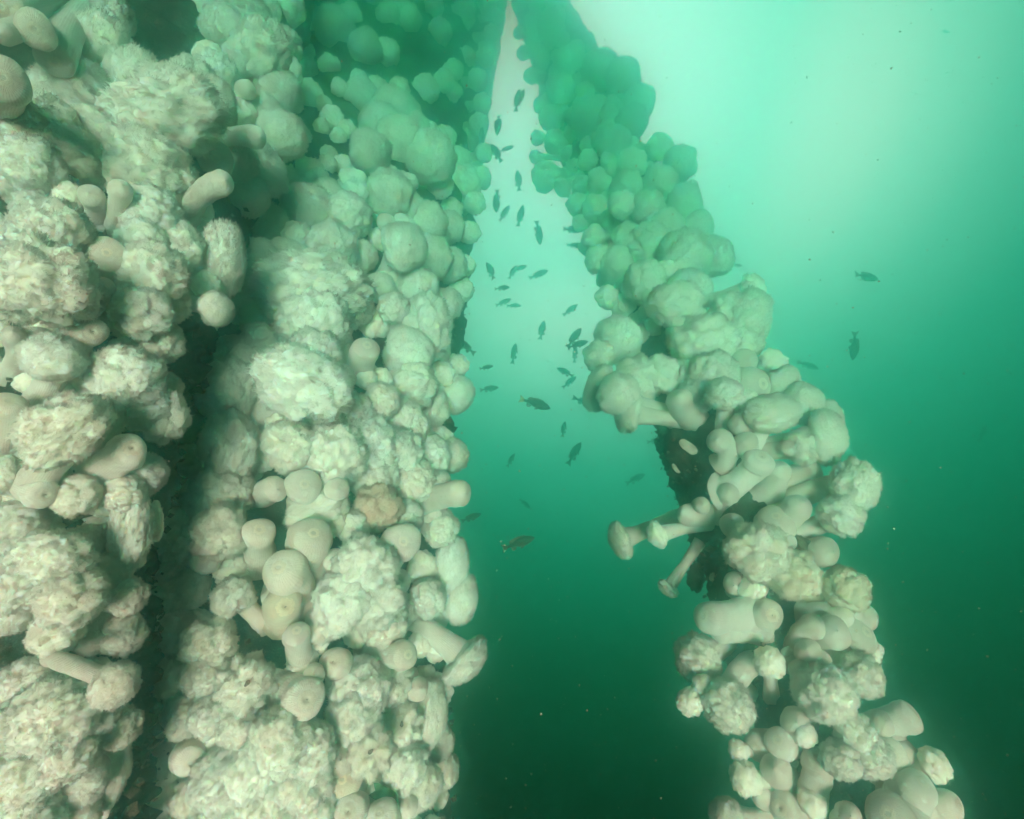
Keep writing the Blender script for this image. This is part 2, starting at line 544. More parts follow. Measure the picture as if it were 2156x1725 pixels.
def column_mesh(B, H, nb, ne, r, kind, seed, base, raw=False):
    """the fleshy trunk from the base point B to the head point H, leaving along nb and arriving along ne"""
    rr = np.random.default_rng(seed)
    L = np.linalg.norm(H - B)
    n, k = (26, 28)
    t = np.linspace(0, 1, n)
    sag = rr.normal(0, .09, 3) * L
    c1 = B + nb * L * .38 + sag
    c2 = H - ne * L * .38 + sag * .6
    P = ((1 - t) ** 3)[:, None] * B + (3 * (1 - t) ** 2 * t)[:, None] * c1 + (3 * (1 - t) * t * t)[:, None] * c2 + (t ** 3)[:, None] * H
    if kind in 'cbwo':           # closed, rounded top
        prof = .90 + .10 * np.sin(t * 3 + rr.random() * 3) + .12 * np.exp(-(t / .10) ** 2) + (.10 if kind == 'b' else .0) * t + (-.16 * math.exp(0) * np.exp(-((t - .45) / .2) ** 2) if kind == 'b' else 0)
        prof *= np.interp(t, [0, .12, .5, .84, .93, 1], [.95 + .1 * rr.random(), .86, .80 + .12 * rr.random(), .90, .99, .93])
    else:
        prof = np.interp(t, [0, .12, .55, .85, 1], [.62, .50, .45 + .08 * rr.random(), .55, .70])
    rad = r * prof
    T = np.gradient(P, axis=0); T /= np.linalg.norm(T, axis=1)[:, None] + 1e-9
    x = frame(T[0], CR)[:, 0]
    V, UV = [], []
    a = np.linspace(0, 2 * math.pi, k, endpoint=False)
    ph = rr.random() * 6
    for i in range(n):
        x = x - T[i] * (x @ T[i]); x /= np.linalg.norm(x); y = np.cross(T[i], x)
        fold = 1 + .035 * np.cos(2 * a + ph + 3 * t[i]) + .03 * np.sin(3 * a + 5 * t[i]) + .030 * math.sin(30 * t[i] + ph + .8 * math.sin(5 * t[i])) * (1 - t[i]) ** .6 + .010 * np.cos(9 * a + ph)
        V.append(P[i] + rad[i] * fold[:, None] * (np.cos(a)[:, None] * x + np.sin(a)[:, None] * y))
        UV.append(np.stack([a / (2 * math.pi), np.full(k, t[i])], 1))
    rings = n
    if kind in 'cbwo':
        m = 9
        capz = .50 + .22 * rr.random()
        for i in range(1, m + 1):
            s = i / m * math.pi / 2
            q = math.cos(s) * (1 if i < m else .0) + (.06 if i == m else 0)
            h = math.sin(s) * capz
            h -= (.16 if kind == 'o' else .03) * math.exp(-(q / .35) ** 2)
            fold = 1 + .035 * np.cos(2 * a + ph + 3) + .02 * np.sin(3 * a + 5)
            V.append(P[-1] + T[-1] * rad[-1] * h + rad[-1] * q * fold[:, None] * (np.cos(a)[:, None] * x + np.sin(a)[:, None] * y))
            UV.append(np.stack([a / (2 * math.pi), np.full(k, 1 + i * .02)], 1))
        rings += m
    V = np.concatenate(V); UV = np.concatenate(UV)
    cen = np.repeat(V.reshape(rings, k, 3).mean(1), k, axis=0)
    V = V + (V - cen) * (.10 * fbm(V / r * .9 + seed, 3, seed))[:, None]
    i, j = np.meshgrid(np.arange(rings - 1), np.arange(k), indexing='ij')
    q = np.stack([i * k + j, i * k + (j + 1) % k, (i + 1) * k + (j + 1) % k, (i + 1) * k + j], axis=-1).reshape(-1, 4)
    F = [q]
    if kind in 'cbwo':
        F.append(((rings - 1) * k + np.arange(k))[None, :])
    if raw:
        return V, q
    return mesh_from('column', V - base, F, M_COL, uv=UV), T[-1], x, (rad[-1], capz if kind in 'cbwo' else 0)

# ------------------------------------------------------------------ the anemones that can be picked out one by one
# x y radius | base x, base y | shape | options   (l lobed, m mound, s smooth dome, * star: open crowns;  c closed, b bulb, o open pale mouth: closed ones; d drooping, crown at the end)
LIST = {
'L': """
70 62 44 150 -60 c z.25
6 14 46 70 -70 c z.25
4 165 50 -60 240 c z.25
2 70 22 -40 66 b z.3
118 130 44 170 40 c z.15
200 120 66 160 90 s a1.4,70
165 205 72 130 170 s
285 190 62 250 150 s a1.3,80
225 30 48 220 -20 m
85 275 76 60 250 m
200 290 58 170 260 s
262 285 46 240 280 m
355 235 90 300 260 l a1.25,0
440 215 52 380 235 s
405 180 52 380 190 m
300 240 44 290 230 m
545 288 28 452 300 c
310 362 84 290 330 m a1.1,-30
262 310 56 250 300 s
65 350 62 30 330 m
150 330 60 140 330 m
20 400 66 -10 390 m
188 408 30 205 478 c
256 395 27 232 480 c
472 382 30 385 452 c
72 440 38 60 440 l
110 490 70 90 500 m
30 500 40 0 500 m
316 452 58 300 470 m
300 512 50 300 520 m
226 530 42 205 590 b
383 530 46 370 540 l a1.3,80
320 575 66 300 590 m
96 600 92 70 630 l a1.05,50
215 602 30 195 650 c
466 548 54 440 560 s a1.5,80
300 660 56 275 680 l
190 695 38 158 770 o
30 700 26 10 790 c
75 715 34 60 760 b
112 755 56 40 900 s
432 600 30 415 610 m
455 650 36 440 640 s
340 720 44 320 715 m
350 640 44 340 640 m
18 850 40 10 940 c
132 905 72 40 1010 l a1.25,40
210 880 46 190 880 l a1.3,80
270 800 70 250 800 m
350 880 44 330 870 l a1.3,80
310 860 50 290 860 m
275 945 44 190 1010 o
345 820 36 330 820 s
6 1000 42 -20 990 m
92 1040 34 60 1020 o
160 1045 44 130 1030 l
30 1110 56 0 1100 m
300 1000 46 270 1000 s
275 1110 46 240 1100 m a1.9,80
322 1100 24 300 1100 s a1.9,85
110 1180 66 70 1190 m a1.1,0
170 1150 44 150 1150 s
40 1230 60 10 1220 m
150 1260 64 110 1260 l
120 1330 48 90 1330 l
20 1290 44 0 1280 s
240 1440 46 95 1385 d z.16
60 1440 52 30 1440 m
120 1500 78 80 1500 m
190 1500 52 160 1500 l
30 1530 56 0 1530 l
130 1590 62 100 1590 m
50 1640 70 20 1620 m
170 1640 52 140 1640 s
235 1620 40 210 1610 s a1.7,80
60 1720 66 30 1700 m
150 1720 52 120 1700 s
262 1040 40 250 1040 m
212 940 30 200 930 s
230 1205 40 210 1200 s
266 1255 40 235 1250 m
258 1335 44 220 1330 m
250 1530 42 215 1525 m
200 1330 44 180 1320 s
""",
'K': """
545 115 60 520 130 m a1.2,60
600 95 34 590 100 m
606 150 30 590 150 m
455 150 40 440 170 m
500 130 34 490 150 s
440 120 30 430 140 m
580 190 48 560 200 s
612 205 30 600 210 m
520 190 22 500 200 b
592 285 50 560 300 s
555 245 44 540 260 s
540 350 52 520 360 s a1.3,-45
455 330 40 440 340 b
500 340 40 490 350 m
520 410 44 505 410 s
520 35 46 510 40 s
470 60 44 470 70 s
560 20 30 560 30 s
""",
'C': """
262 1420 42 300 1420 m
258 1580 44 300 1590 s
300 1740 46 330 1750 m
288 1235 46 320 1240 m
272 1325 40 300 1330 s
1035 72 18 1000 80 m
1022 120 20 990 130 s
1006 168 22 975 175 m
1016 218 20 985 225 m
1008 262 22 980 270 s
1018 322 20 985 335 m
1012 375 24 985 385 m
1000 428 24 975 440 s
988 490 24 960 495 m
1048 34 14 1010 40 s
980 560 22 955 565 m
345 1120 52 360 1130 m
330 1215 54 350 1225 s
305 1300 44 330 1310 m
312 1500 46 340 1510 m
290 1405 40 320 1415 s
385 1150 46 400 1160 m
372 1050 44 400 1060 s
395 975 38 420 985 s
312 1655 44 340 1660 m
705 60 40 700 70 s
770 100 34 760 110 s
650 200 30 650 210 s
600 400 46 600 410 s
760 200 34 760 210 s
830 235 46 820 250 s
872 270 34 860 280 s
800 262 44 790 270 s
905 335 54 890 350 s
925 390 30 910 400 s
842 300 50 830 310 s
780 320 44 770 330 s
742 384 30 740 400 s
670 380 26 670 390 s
690 345 20 690 350 s
650 440 52 645 460 s
560 470 44 560 480 s
690 420 40 690 430 s
735 455 46 730 470 m
745 400 30 745 410 s
820 410 50 815 430 s
865 440 34 860 450 s
815 470 22 815 480 b
545 560 56 540 570 s
600 540 40 600 560 s
585 620 30 580 630 s
700 520 52 700 540 m
760 540 34 755 550 s
900 470 44 890 480 s
945 480 34 930 490 s
850 520 50 810 590 s a1.2,70
905 545 48 890 560 s
950 560 36 935 570 s
880 610 46 870 620 s
800 610 34 790 620 s
660 610 88 650 630 m a1.3,0
740 650 44 740 660 l
600 660 40 600 670 m
715 600 40 715 610 m
830 650 34 800 690 m
895 690 60 870 710 m a1.2,80
940 640 34 920 650 s
860 740 52 850 750 s
920 740 30 905 750 s
720 697 25 718 720 b
772 730 38 755 790 c
660 680 72 650 700 m
545 715 36 550 730 l
590 705 30 590 720 l
510 760 50 515 775 m
480 825 60 520 870 m a1.15,80
660 750 60 650 790 l
640 810 84 545 905 l a1.2,-20
722 788 32 700 800 o
800 800 26 800 810 m
772 800 22 772 810 m
802 845 40 800 860 l
868 810 54 860 830 m
930 790 30 920 800 s
905 860 42 895 870 m
850 880 40 845 890 m
960 830 40 930 830 s
950 960 36 920 960 s
962 770 26 935 775 s
485 945 62 500 960 l a1.3,80
470 1040 62 470 1050 m
440 1060 50 430 1060 m
465 1120 58 460 1130 l
610 940 56 640 960 l
590 895 30 590 910 l
690 900 50 690 920 m
740 870 48 740 890 m
700 960 70 700 970 m
770 940 66 770 960 m
830 960 62 830 980 m
870 900 36 860 910 m
790 1010 50 790 1020 m
870 1010 48 860 1020 m
905 960 44 890 970 m
915 1030 40 895 1040 m
640 1020 40 640 1060 b
583 1030 30 560 1050 c
710 1030 30 700 1060 o
665 1070 46 665 1070 l a1.4,20
700 1100 30 690 1100 l
795 1070 52 790 1075 l tbrown
745 1110 36 745 1120 l
975 1040 32 880 1060 c
850 1090 40 845 1100 m
548 1115 40 545 1180 c
655 1125 46 650 1215 b
590 1195 54 615 1250 c
705 1180 28 700 1200 b
850 1140 44 800 1180 b
770 1190 66 760 1200 l
925 1110 40 910 1120 m
950 1190 42 930 1200 s a1.4,70
840 1225 30 820 1240 b
715 1225 30 700 1240 b
600 1275 44 600 1300 o tyellow
785 1260 66 770 1270 l
720 1270 60 720 1290 l
810 1310 50 800 1320 m
690 1310 44 690 1320 l
492 1255 42 560 1320 l
970 1260 40 950 1270 s a1.3,60
900 1260 40 885 1270 m
430 1180 34 420 1160 c
625 1330 34 632 1390 c
703 1392 36 705 1430 o
858 1380 36 780 1360 c
972 1385 56 860 1300 d
880 1450 26 850 1440 b
900 1500 44 880 1510 s a1.5,80
518 1440 58 500 1450 *
440 1350 54 440 1360 l
430 1420 46 430 1430 m
330 1330 60 340 1340 s a1.2,0
350 1260 54 350 1270 s
400 1240 40 400 1250 s
350 1420 44 360 1430 l
390 1510 42 390 1520 m
440 1510 40 440 1520 m
500 1530 42 500 1540 m
645 1475 46 600 1450 o
660 1425 24 650 1440 b
760 1450 62 750 1460 l
745 1510 56 740 1520 l
820 1440 48 810 1450 m
845 1525 46 840 1530 *
590 1560 66 590 1570 l
650 1580 56 640 1590 l
640 1640 60 630 1650 l
530 1620 62 530 1630 m
470 1640 64 470 1650 m
560 1690 70 560 1700 m
470 1720 54 470 1730 m
650 1710 56 640 1720 m
780 1580 52 775 1590 *
715 1600 30 700 1610 b
722 1638 42 725 1670 b tyellow
850 1610 50 840 1620 m
880 1650 50 870 1660 s
930 1620 36 910 1630 s
915 1560 40 900 1570 s
735 1705 36 735 1730 o
800 1715 40 800 1730 c
860 1700 26 850 1710 c
345 1610 42 350 1620 s
330 1680 40 330 1690 s
400 1600 34 410 1610 c
395 1680 34 400 1700 l
300 1560 36 310 1560 s
""",
'R': """
1092 70 12 1120 75 m
1102 112 14 1125 118 s
1118 160 16 1145 165 m
1138 222 16 1165 226 m
1132 290 16 1165 292 s
1128 330 14 1160 334 m
1222 470 18 1255 465 m
1235 520 18 1268 516 m
1272 590 18 1300 585 m
1160 60 30 1165 70 s
1200 130 32 1195 140 s
1265 150 40 1240 160 s
1310 165 40 1280 180 s
1345 215 34 1310 220 s
1330 255 34 1300 260 s
1180 190 32 1190 200 s
1160 250 26 1180 250 s
1170 300 26 1190 300 s
1240 250 40 1240 250 s
1290 300 36 1280 310 s
1150 372 32 1210 365 m
1185 395 22 1225 370 d
1215 430 24 1240 420 s
1389 310 28 1340 320 m
1432 345 36 1380 360 m
1455 398 18 1410 400 m
1330 345 32 1320 360 s
1388 390 38 1370 410 m
1320 395 34 1310 400 m
1440 430 40 1400 440 s
1470 480 34 1430 490 s
1308 432 30 1325 490 m
1364 440 36 1364 470 m
1255 440 30 1270 440 s
1400 480 40 1390 490 s
1320 510 38 1320 520 m
1370 520 50 1365 530 m
1440 540 56 1420 550 s
1250 500 26 1290 495 m
1262 548 32 1300 540 m
1500 540 44 1450 550 s
1358 595 46 1350 600 m
1402 572 24 1395 580 m
1436 560 25 1430 570 m
1300 560 40 1310 560 s
1278 626 26 1310 620 m
1450 610 44 1440 620 s
1582 605 30 1480 640 s
1420 640 50 1430 700 l a1.15,0
1580 670 50 1530 690 s a1.3,70
1540 660 44 1510 680 m
1512 678 28 1495 700 o
1480 720 60 1470 735 m a1.15,0
1440 700 36 1440 710 m
1560 720 44 1530 730 m
1300 715 50 1360 700 s
1262 750 34 1340 715 m
1575 755 32 1530 800 o
1390 790 42 1400 800 l
1500 790 52 1490 800 m
1450 790 34 1450 800 m
1625 765 32 1570 780 s
1340 800 50 1380 810 m
1300 830 46 1420 880 s
1262 818 34 1350 830 s a1.5,60
1330 870 44 1440 885 d
1425 835 30 1470 890 c
1470 830 40 1480 850 m
1525 832 38 1522 905 m
1575 845 24 1560 900 m
1600 810 44 1590 820 c
1650 815 44 1610 830 s
1690 850 44 1640 870 s
1625 870 46 1600 960 s a1.3,10
1560 895 26 1560 900 b
1515 925 31 1520 980 o
1568 932 28 1568 960 b
1605 965 38 1520 1035 o
1648 985 32 1600 1050 c
1690 940 40 1640 960 m
1665 945 20 1650 950 o
1735 920 50 1640 950 s a1.2,60
1720 985 30 1645 1020 c
1735 880 40 1690 880 s
1795 1025 50 1680 1085 m a1.2,60
1535 1035 24 1508 1085 b
1480 1062 21 1482 1085 o
1542 1100 26 1548 1135 b
1630 1092 38 1620 1150 b
1690 1060 34 1650 1110 c
1770 1085 44 1655 1140 m
1312 1135 38 1440 1080 d
1385 1125 30 1495 1100 d
1408 1238 24 1435 1140 d
1440 1085 30 1490 1075 c
1590 1160 62 1580 1180 l
1665 1205 54 1650 1230 l tpeach
1745 1160 34 1720 1180 b
1650 1140 26 1650 1150 b
1780 1240 46 1730 1260 m tyellow
1545 1230 26 1555 1240 b
1585 1240 30 1580 1250 s
1625 1293 38 1560 1310 o
1480 1300 44 1590 1295 c
1515 1330 30 1600 1330 o
1470 1385 48 1530 1340 m
1790 1300 30 1740 1300 b
1840 1300 26 1780 1300 b
1825 1330 44 1720 1370 c
1768 1375 34 1750 1370 s tpink
1722 1310 30 1665 1400 c
1620 1395 32 1625 1470 m
1682 1405 24 1690 1450 c
1725 1390 26 1730 1420 o
1735 1460 58 1720 1480 m
1810 1420 44 1770 1430 m
1830 1370 28 1790 1380 s
1532 1485 52 1595 1390 m
1452 1478 28 1530 1460 m tbrown
1480 1445 24 1530 1450 s
1675 1520 30 1690 1520 c
1925 1500 38 1800 1550 c
1862 1520 32 1800 1550 o
1895 1545 22 1850 1550 b
1592 1575 38 1650 1580 c
1640 1560 36 1660 1570 c
1692 1545 26 1695 1570 m
1630 1620 34 1660 1640 b
1720 1595 36 1712 1690 o
1800 1545 40 1790 1560 l
1830 1590 44 1810 1600 m
1880 1590 40 1840 1610 b
1770 1600 38 1770 1610 m
1915 1580 32 1870 1600 c
1945 1650 42 1880 1690 c
1598 1675 28 1680 1670 c
1645 1700 38 1700 1720 o
1870 1715 48 1950 1740 c
2010 1690 38 1920 1720 c
1790 1715 26 1780 1730 c
1710 1690 28 1712 1700 m
1555 1580 22 1640 1590 s
1570 1640 34 1650 1650 s
1530 1720 36 1620 1720 s
1965 1610 34 1900 1640 s
1700 1370 26 1700 1390 b
1760 1330 34 1740 1350 b
""",
}

# ------------------------------------------------------------------ build
L_STYLE = {'l': 'lobed', 'm': 'mound', 's': 'dome', '*': 'star', 'd': 'dome'}
TINT = {'brown': (.82, .62, .54, 1), 'yellow': (.95, .89, .76, 1), 'peach': (1.0, .88, .78, 1), 'pink': (.80, .58, .58, 1)}
PILE_OF = {'L': 'L', 'K': 'L', 'C': 'C', 'R': 'R'}
EXTRA = {'L': 0.0, 'K': 0.0, 'C': 0.0, 'R': 0.0}


def parse():
    out = []
    for pk, txt in LIST.items():
        for ln in txt.strip().splitlines():
            w = ln.split()
            a = dict(pk=pk, x=float(w[0]), y=float(w[1]), r=float(w[2]), bx=float(w[3]), by=float(w[4]), k=w[5], asp=1.0, ang=0.0, tint=None)
            for o in w[6:]:
                if o[0] == 'a':
                    s = o[1:].split(','); a['asp'] = float(s[0]); a['ang'] = float(s[1])
                if o[0] == 'z':
                    a['z'] = float(o[1:])
                if o[0] == 't':
                    a['tint'] = o[1:]
            out.append(a)
    return out


def place(a):
    """3-D base, head, directions and radius of one anemone"""
    pk = PILE_OF[a['pk']]; ex = EXTRA[a['pk']]
    cx, hw, D = axis_at(pk, a['by'])
    bx = min(max(a['bx'], cx - .95 * hw), cx + .95 * hw) if a['pk'] != 'K' else a['bx']
    db = surf_depth(pk, bx, a['by']) + ex
    ds = surf_depth(pk, a['x'], a['y']) + ex
    k = a['k']
    rm = a['r'] * db / FU
    q = {'l': 1.5, 'm': 1.15, 's': .95, '*': 1.7, 'c': 1.8, 'o': 2.1, 'b': 1.8, 'd': .35}[k]
    far = math.hypot(a['x'] - a['bx'], a['y'] - a['by']) > 1.1 * a['r']
    if k in 'cbo' and far and pk == 'R': q *= .6
    if pk == 'R' and k in 'cbo': a['_m'] = 34
    mr = {'c': 54, 'b': 50, 'o': 50, 'd': 0}.get(k, 40)
    mr = a.get('_m', mr)
    dh = min(db, ds) - q * max(a['r'], mr * db / (db + .6) * 1.3) * db / FU if k != 'd' else db - q * rm
    dh -= a.get('z', 0.0)
    B = at(bx, a['by'], db + .015)
    H = at(a['x'], a['y'], dh)
    rm = a['r'] * dh / FU
    tc = -H / np.linalg.norm(H)
    dv = H - B; dv /= np.linalg.norm(dv)
    P = at(*axis_at(pk, a['by'])[:1], a['by'], D)
    nb = B - P; nb /= np.linalg.norm(nb) + 1e-9
    nb = dv + .5 * nb; nb /= np.linalg.norm(nb)
    w = {'l': (.55, .8), 'm': (.55, .7), 's': (.7, .55), '*': (.3, 1.0), 'c': (1, .18), 'o': (.7, .7), 'b': (.85, .4), 'd': (1, .05)}[k]
    jit = rng.normal(0, .10, 3)
    ne = dv * w[0] + tc * w[1] + jit; ne /= np.linalg.norm(ne)
    return B, H, nb, ne, rm


SEED = [0]


def crown_matrix(a, H, ne, rm):
    ang = math.radians(a['ang'])
    imx = CR * math.cos(ang) + CU * math.sin(ang)
    rot = 0.0 if a['asp'] != 1.0 else random.uniform(0, 6.28)
    m3 = frame(ne, imx, rot)
    zf = {'l': 1.0, 'm': 1.0, 's': 1.0, '*': 1.0, 'd': .85}[a['k']]
    sc = (rm * a['asp'] * 1.02, rm * (a['asp'] ** -.25) * 1.02, rm * zf * 1.02)
    return m3, sc


def build_anemone(a):
    SEED[0] += 1
    B, H, nb, ne, rm = place(a)
    k = a['k']
    name = 'plumose_anemone' if k in 'lms*d' else 'closed_anemone'
    root = empty(name, B)
    tint = TINT.get(a['tint'])
    kids = []
    if k in 'lms*d':
        m3, sc = crown_matrix(a, H, ne, rm)
        top = H - ne * rm * (.30 if k != 'd' else .25)
        me, T, x, rt = column_mesh(B, top, nb, ne, rm * (1.0 if k != 'd' else .82), 'p', SEED[0], B)
        kids.append(obj('column', me, root))
        cm = CROWNS[L_STYLE[k]]
        cen = H if k != 'd' else H + ne * rm * .1
        c = obj('tentacle_crown', cm[SEED[0] % len(cm)], root, mat=mat4(cen - B, m3, sc))
        kids.append(c)
        if k == '*':
            kids.append(obj('mouth', MOUTH, c, mat=mat4((0, 0, .50), np.eye(3), (.09, .12, .12))))
    else:
        rc = rm * (1.08 if k != 'b' else 1.08)
        top = H - ne * rc * .35
        me, T, x, rt = column_mesh(B, top, nb, ne, rc, k, SEED[0], B)
        kids.append(obj('column', me, root))
        rt, capz = rt
        ds = rt * (.34 if k != 'o' else .50) * (.8 if k == 'b' else 1)
        y = np.cross(T, x)
        m3 = np.stack([x, y, T], 1)
        pos = top + T * rt * (capz - (.05 if k != 'o' else .11)) - B
        d = obj('oral_disc', DISCS[SEED[0] % 3], root, mat=mat4(pos, m3, (ds, ds, ds * .55)))
        kids.append(d)
        kids.append(obj('mouth', MOUTH, d, mat=mat4((0, 0, .02), frame((0, 0, 1), (1, 0, 0), random.uniform(0, 3.1)), (.10, .12, .4))))
    for c in kids:
        c.color = tint or (1, 1, 1, 1)
    if not tint:
        w = rng.random()
        warm = rng.random() < (.30 if a['pk'] == 'L' else .12)
        for c in kids:
            c.color = (1.0, .93 + .04 * w, .87 + .07 * w, 1) if warm else (1.0, .97 + .03 * w, .92 + .08 * w, 1)
    a['obj'] = root
    a['area'] = a['r']
    return root


ALL = parse()
# past three hundred of a kind the smallest join one mass
keep = sorted(ALL, key=lambda a: -a['r'] * (a['asp'] ** .5))[:298]
keep_ids = {id(a) for a in keep}
rest = [a for a in ALL if id(a) not in keep_ids]

PILES = {
    'L': build_piling('L', 'thick near piling at the left, buried under pale anemones'),
    'C': build_piling('C', 'thick middle piling buried under pale anemones, fading upward into green water'),
    'R': build_piling('R', 'slender leaning piling at the right with dark crust showing between its anemones'),
}
for a in keep:
    build_anemone(a)

# fillers low on the pilings between the ones that can be picked out
GAPS = [(330, 60, 95), (400, 110, 50), (300, 30, 60), (20, 540, 50), (8, 840, 50), (20, 1345, 60), (90, 1390, 40), (545, 1355, 62), (600, 1090, 36), 
        (380, 900, 60), (370, 1000, 50), (390, 780, 60), (480, 455, 40), (270, 480, 26), (810, 1120, 30), (655, 1250, 20), (420, 300, 30), (560, 1690, 10), (420, 100, 40)]


def filler():
    out = []
    specs = {'L': (-50, 1800, 30, 44, 900), 'C': (-45, 1820, 24, 44, 1500), 'R': (-45, 700, 20, 32, 500)}
    for pk, (y0, y1, r0, r1, n) in specs.items():
        mine = [(a['x'], a['y'], a['r']) for a in ALL if PILE_OF[a['pk']] == pk]
        for _ in range(n):
            y = random.uniform(y0, y1)
            cx, hw, D = axis_at(pk, y)
            x = cx + hw * random.uniform(-1.02, 1.02)
            if x < -60: continue
            if pk == 'C' and y < 330 and random.random() < .72: continue
            if pk == 'R' and y < 200 and random.random() < .5: continue
            r = random.uniform(r0, r1) * (1.0 if pk != 'C' else min(1, .55 + hw / 500))
            if y < 360 and pk != 'L': r *= .75
            if any((x - g[0]) ** 2 + (y - g[1]) ** 2 < (g[2] + r * .5) ** 2 for g in GAPS): continue
            if any((x - m[0]) ** 2 + (y - m[1]) ** 2 < (m[2] * .66 + r * .46) ** 2 for m in mine): continue
            mine.append((x, y, r))
            out.append(dict(pk=pk, x=x, y=y, r=r, bx=x + random.uniform(-8, 8), by=y + random.uniform(5, 25), k='m', asp=1.0, ang=0, tint=None, fill=True))
    return out


fills = filler()
print('FILL', len(fills), len(rest), len(ALL))
Vs, Fs, Ms, Ns, nvv = [], [], [], [], 0
raw = []
for me in FARCROWN:
    v = np.zeros(len(me.vertices) * 3, np.float32); me.vertices.foreach_get('co', v)
    l = np.zeros(len(me.loops), np.int32); me.loops.foreach_get('vertex_index', l)
    mi = np.zeros(len(me.polygons), np.int32); me.polygons.foreach_get('material_index', mi)
    vn = np.zeros(len(me.loops) * 3, np.float32); me.corner_normals.foreach_get('vector', vn); vn = vn.reshape(-1, 3)
    pn = np.zeros((len(me.vertices), 3)); pn[l] = vn
    raw.append((v.reshape(-1, 3).astype(float), l.reshape(-1, 3), mi, pn))
for i, a in enumerate(rest + fills):
    B, H, nb, ne, rm = place(a)
    if a['k'] in 'lms*d':
        m3, sc = crown_matrix(a, H, ne, rm)
        if a.get('fill'):
            H = H + (B - H) * .55
    else:
        a2 = dict(a, k='s'); m3, sc = crown_matrix(a2, H, ne, rm * .95)
    if a['k'] in 'cbo':
        V, q = column_mesh(B, H - ne * rm * .3, nb, ne, rm * 1.05, a['k'], 900 + i, B, raw=True)
        F = np.concatenate([q[:, [0, 1, 2]], q[:, [0, 2, 3]]])
        cc_ = np.repeat(V.reshape(-1, 28, 3).mean(1), 28, axis=0)
        nr = V - cc_; nr += 1e-6; nr /= np.linalg.norm(nr, axis=1)[:, None]
        T = ne[None, :] * np.clip((np.arange(len(V)) // 28 - 24) / 10, 0, 1)[:, None] * 1.6
        nr = nr + T; Ns.append(nr / np.linalg.norm(nr, axis=1)[:, None])
        Vs.append(V); Fs.append(F + nvv); Ms.append(np.full(len(F), 2)); nvv += len(V)
        continue
    v, f, mi, pn = raw[i % 4]
    V = (v * np.array(sc)) @ m3.T + H
    Ns.append(pn @ m3.T); Vs.append(V); Fs.append(f + nvv); Ms.append(mi); nvv += len(V)
    # a short trunk down to the piling
    k = 10
    T = H - B; m = frame(T, CR); an = np.linspace(0, 6.2832, k, endpoint=False)
    ring = np.cos(an)[:, None] * m[:, 0] + np.sin(an)[:, None] * m[:, 1]
    V = np.concatenate([B + ring * rm * .6, B + T * .5 + ring * rm * .42, H - T / np.linalg.norm(T) * rm * .2 + ring * rm * .6])
    Ns.append(np.concatenate([ring] * 3))
    j = np.arange(k); q = [np.stack([b + j, b + (j + 1) % k, b + k + (j + 1) % k], 1) for b in (0, k)] + [np.stack([b + j, b + k + (j + 1) % k, b + k + j], 1) for b in (0, k)]
    F = np.concatenate(q)
    Vs.append(V); Fs.append(F + nvv); Ms.append(np.full(len(F), 2)); nvv += len(V)
if Vs:
    me = mesh_from('small_anemones', np.concatenate(Vs), [np.concatenate(Fs)], [M_CROWN, M_TENT, M_COL], np.concatenate(Ms), vnorm=np.concatenate(Ns))
    o = obj('small_anemones', me)
    tag(o, 'mass of small pale anemones packed on the pilings between the large ones', 'anemone', None, 'stuff')
    o.color = (1, .98, .95, 1)

# ------------------------------------------------------------------ labels: what it looks like, then where it grows
KINDW = {'l': 'open pale anemone with ruffled crown', 'm': 'open anemone with dense crown', 's': 'open anemone with smooth dome', '*': 'open pale anemone with star-like crown',
         'c': 'closed smooth tube-shaped anemone', 'b': 'closed bulb-shaped anemone', 'o': 'closed anemone showing its mouth', 'd': 'long-stalked anemone stretching sideways'}
ORD = ['largest', 'second largest', 'third largest', 'fourth largest', 'fifth largest', 'sixth largest', 'seventh largest', 'eighth largest', 'ninth largest', 'tenth largest', 'eleventh largest', 'twelfth largest', 'thirteenth largest']
PN = {'L': 'near left piling', 'C': 'middle piling', 'R': 'leaning right piling'}
BANDS = {'L': [(200, 'top'), (500, 'upper part'), (800, 'middle'), (1150, 'lower part'), (9999, 'bottom')],
         'C': [(350, 'top'), (650, 'upper part'), (950, 'middle'), (1300, 'lower part'), (9999, 'bottom')],
         'R': [(300, 'top'), (620, 'upper part'), (900, 'middle'), (1300, 'lower part'), (9999, 'bottom')]}
buckets = {}
for a in keep:
    pk = PILE_OF[a['pk']]
    cx, hw, D = axis_at(pk, a['y'])
    t = (a['x'] - cx) / hw
    side = 'left side' if t < -.4 else ('right side' if t > .4 else 'centre')
    band = next(n for lim, n in BANDS[pk] if a['y'] < lim)
    tn = {'brown': 'pinkish tan', 'yellow': 'yellowish', 'peach': 'peach-tinted', 'pink': 'pinkish'}.get(a['tint'], '')
    buckets.setdefault((pk, band, side, a['k'], tn), []).append(a)
for (pk, band, side, k, tn), lst in buckets.items():
    lst.sort(key=lambda a: -a['r'] * a['asp'] ** .5)
    for i, a in enumerate(lst):
        w = (ORD[i] + ' ' if len(lst) > 1 else '') + (tn + ' ' if tn else '') + KINDW[k]
        where = {'centre': 'centre of the', 'left side': 'left side of the', 'right side': 'right side of the'}[side]
        tag(a['obj'], f"{w}, {band}, {where} {PN[pk]}".replace('of the near left', 'of near left').replace('of the middle', 'of middle').replace('of the leaning', 'of leaning'),
            'anemone', {'L': 'anemones on the near left piling', 'C': 'anemones on the middle piling', 'R': 'anemones on the leaning right piling'}[pk])

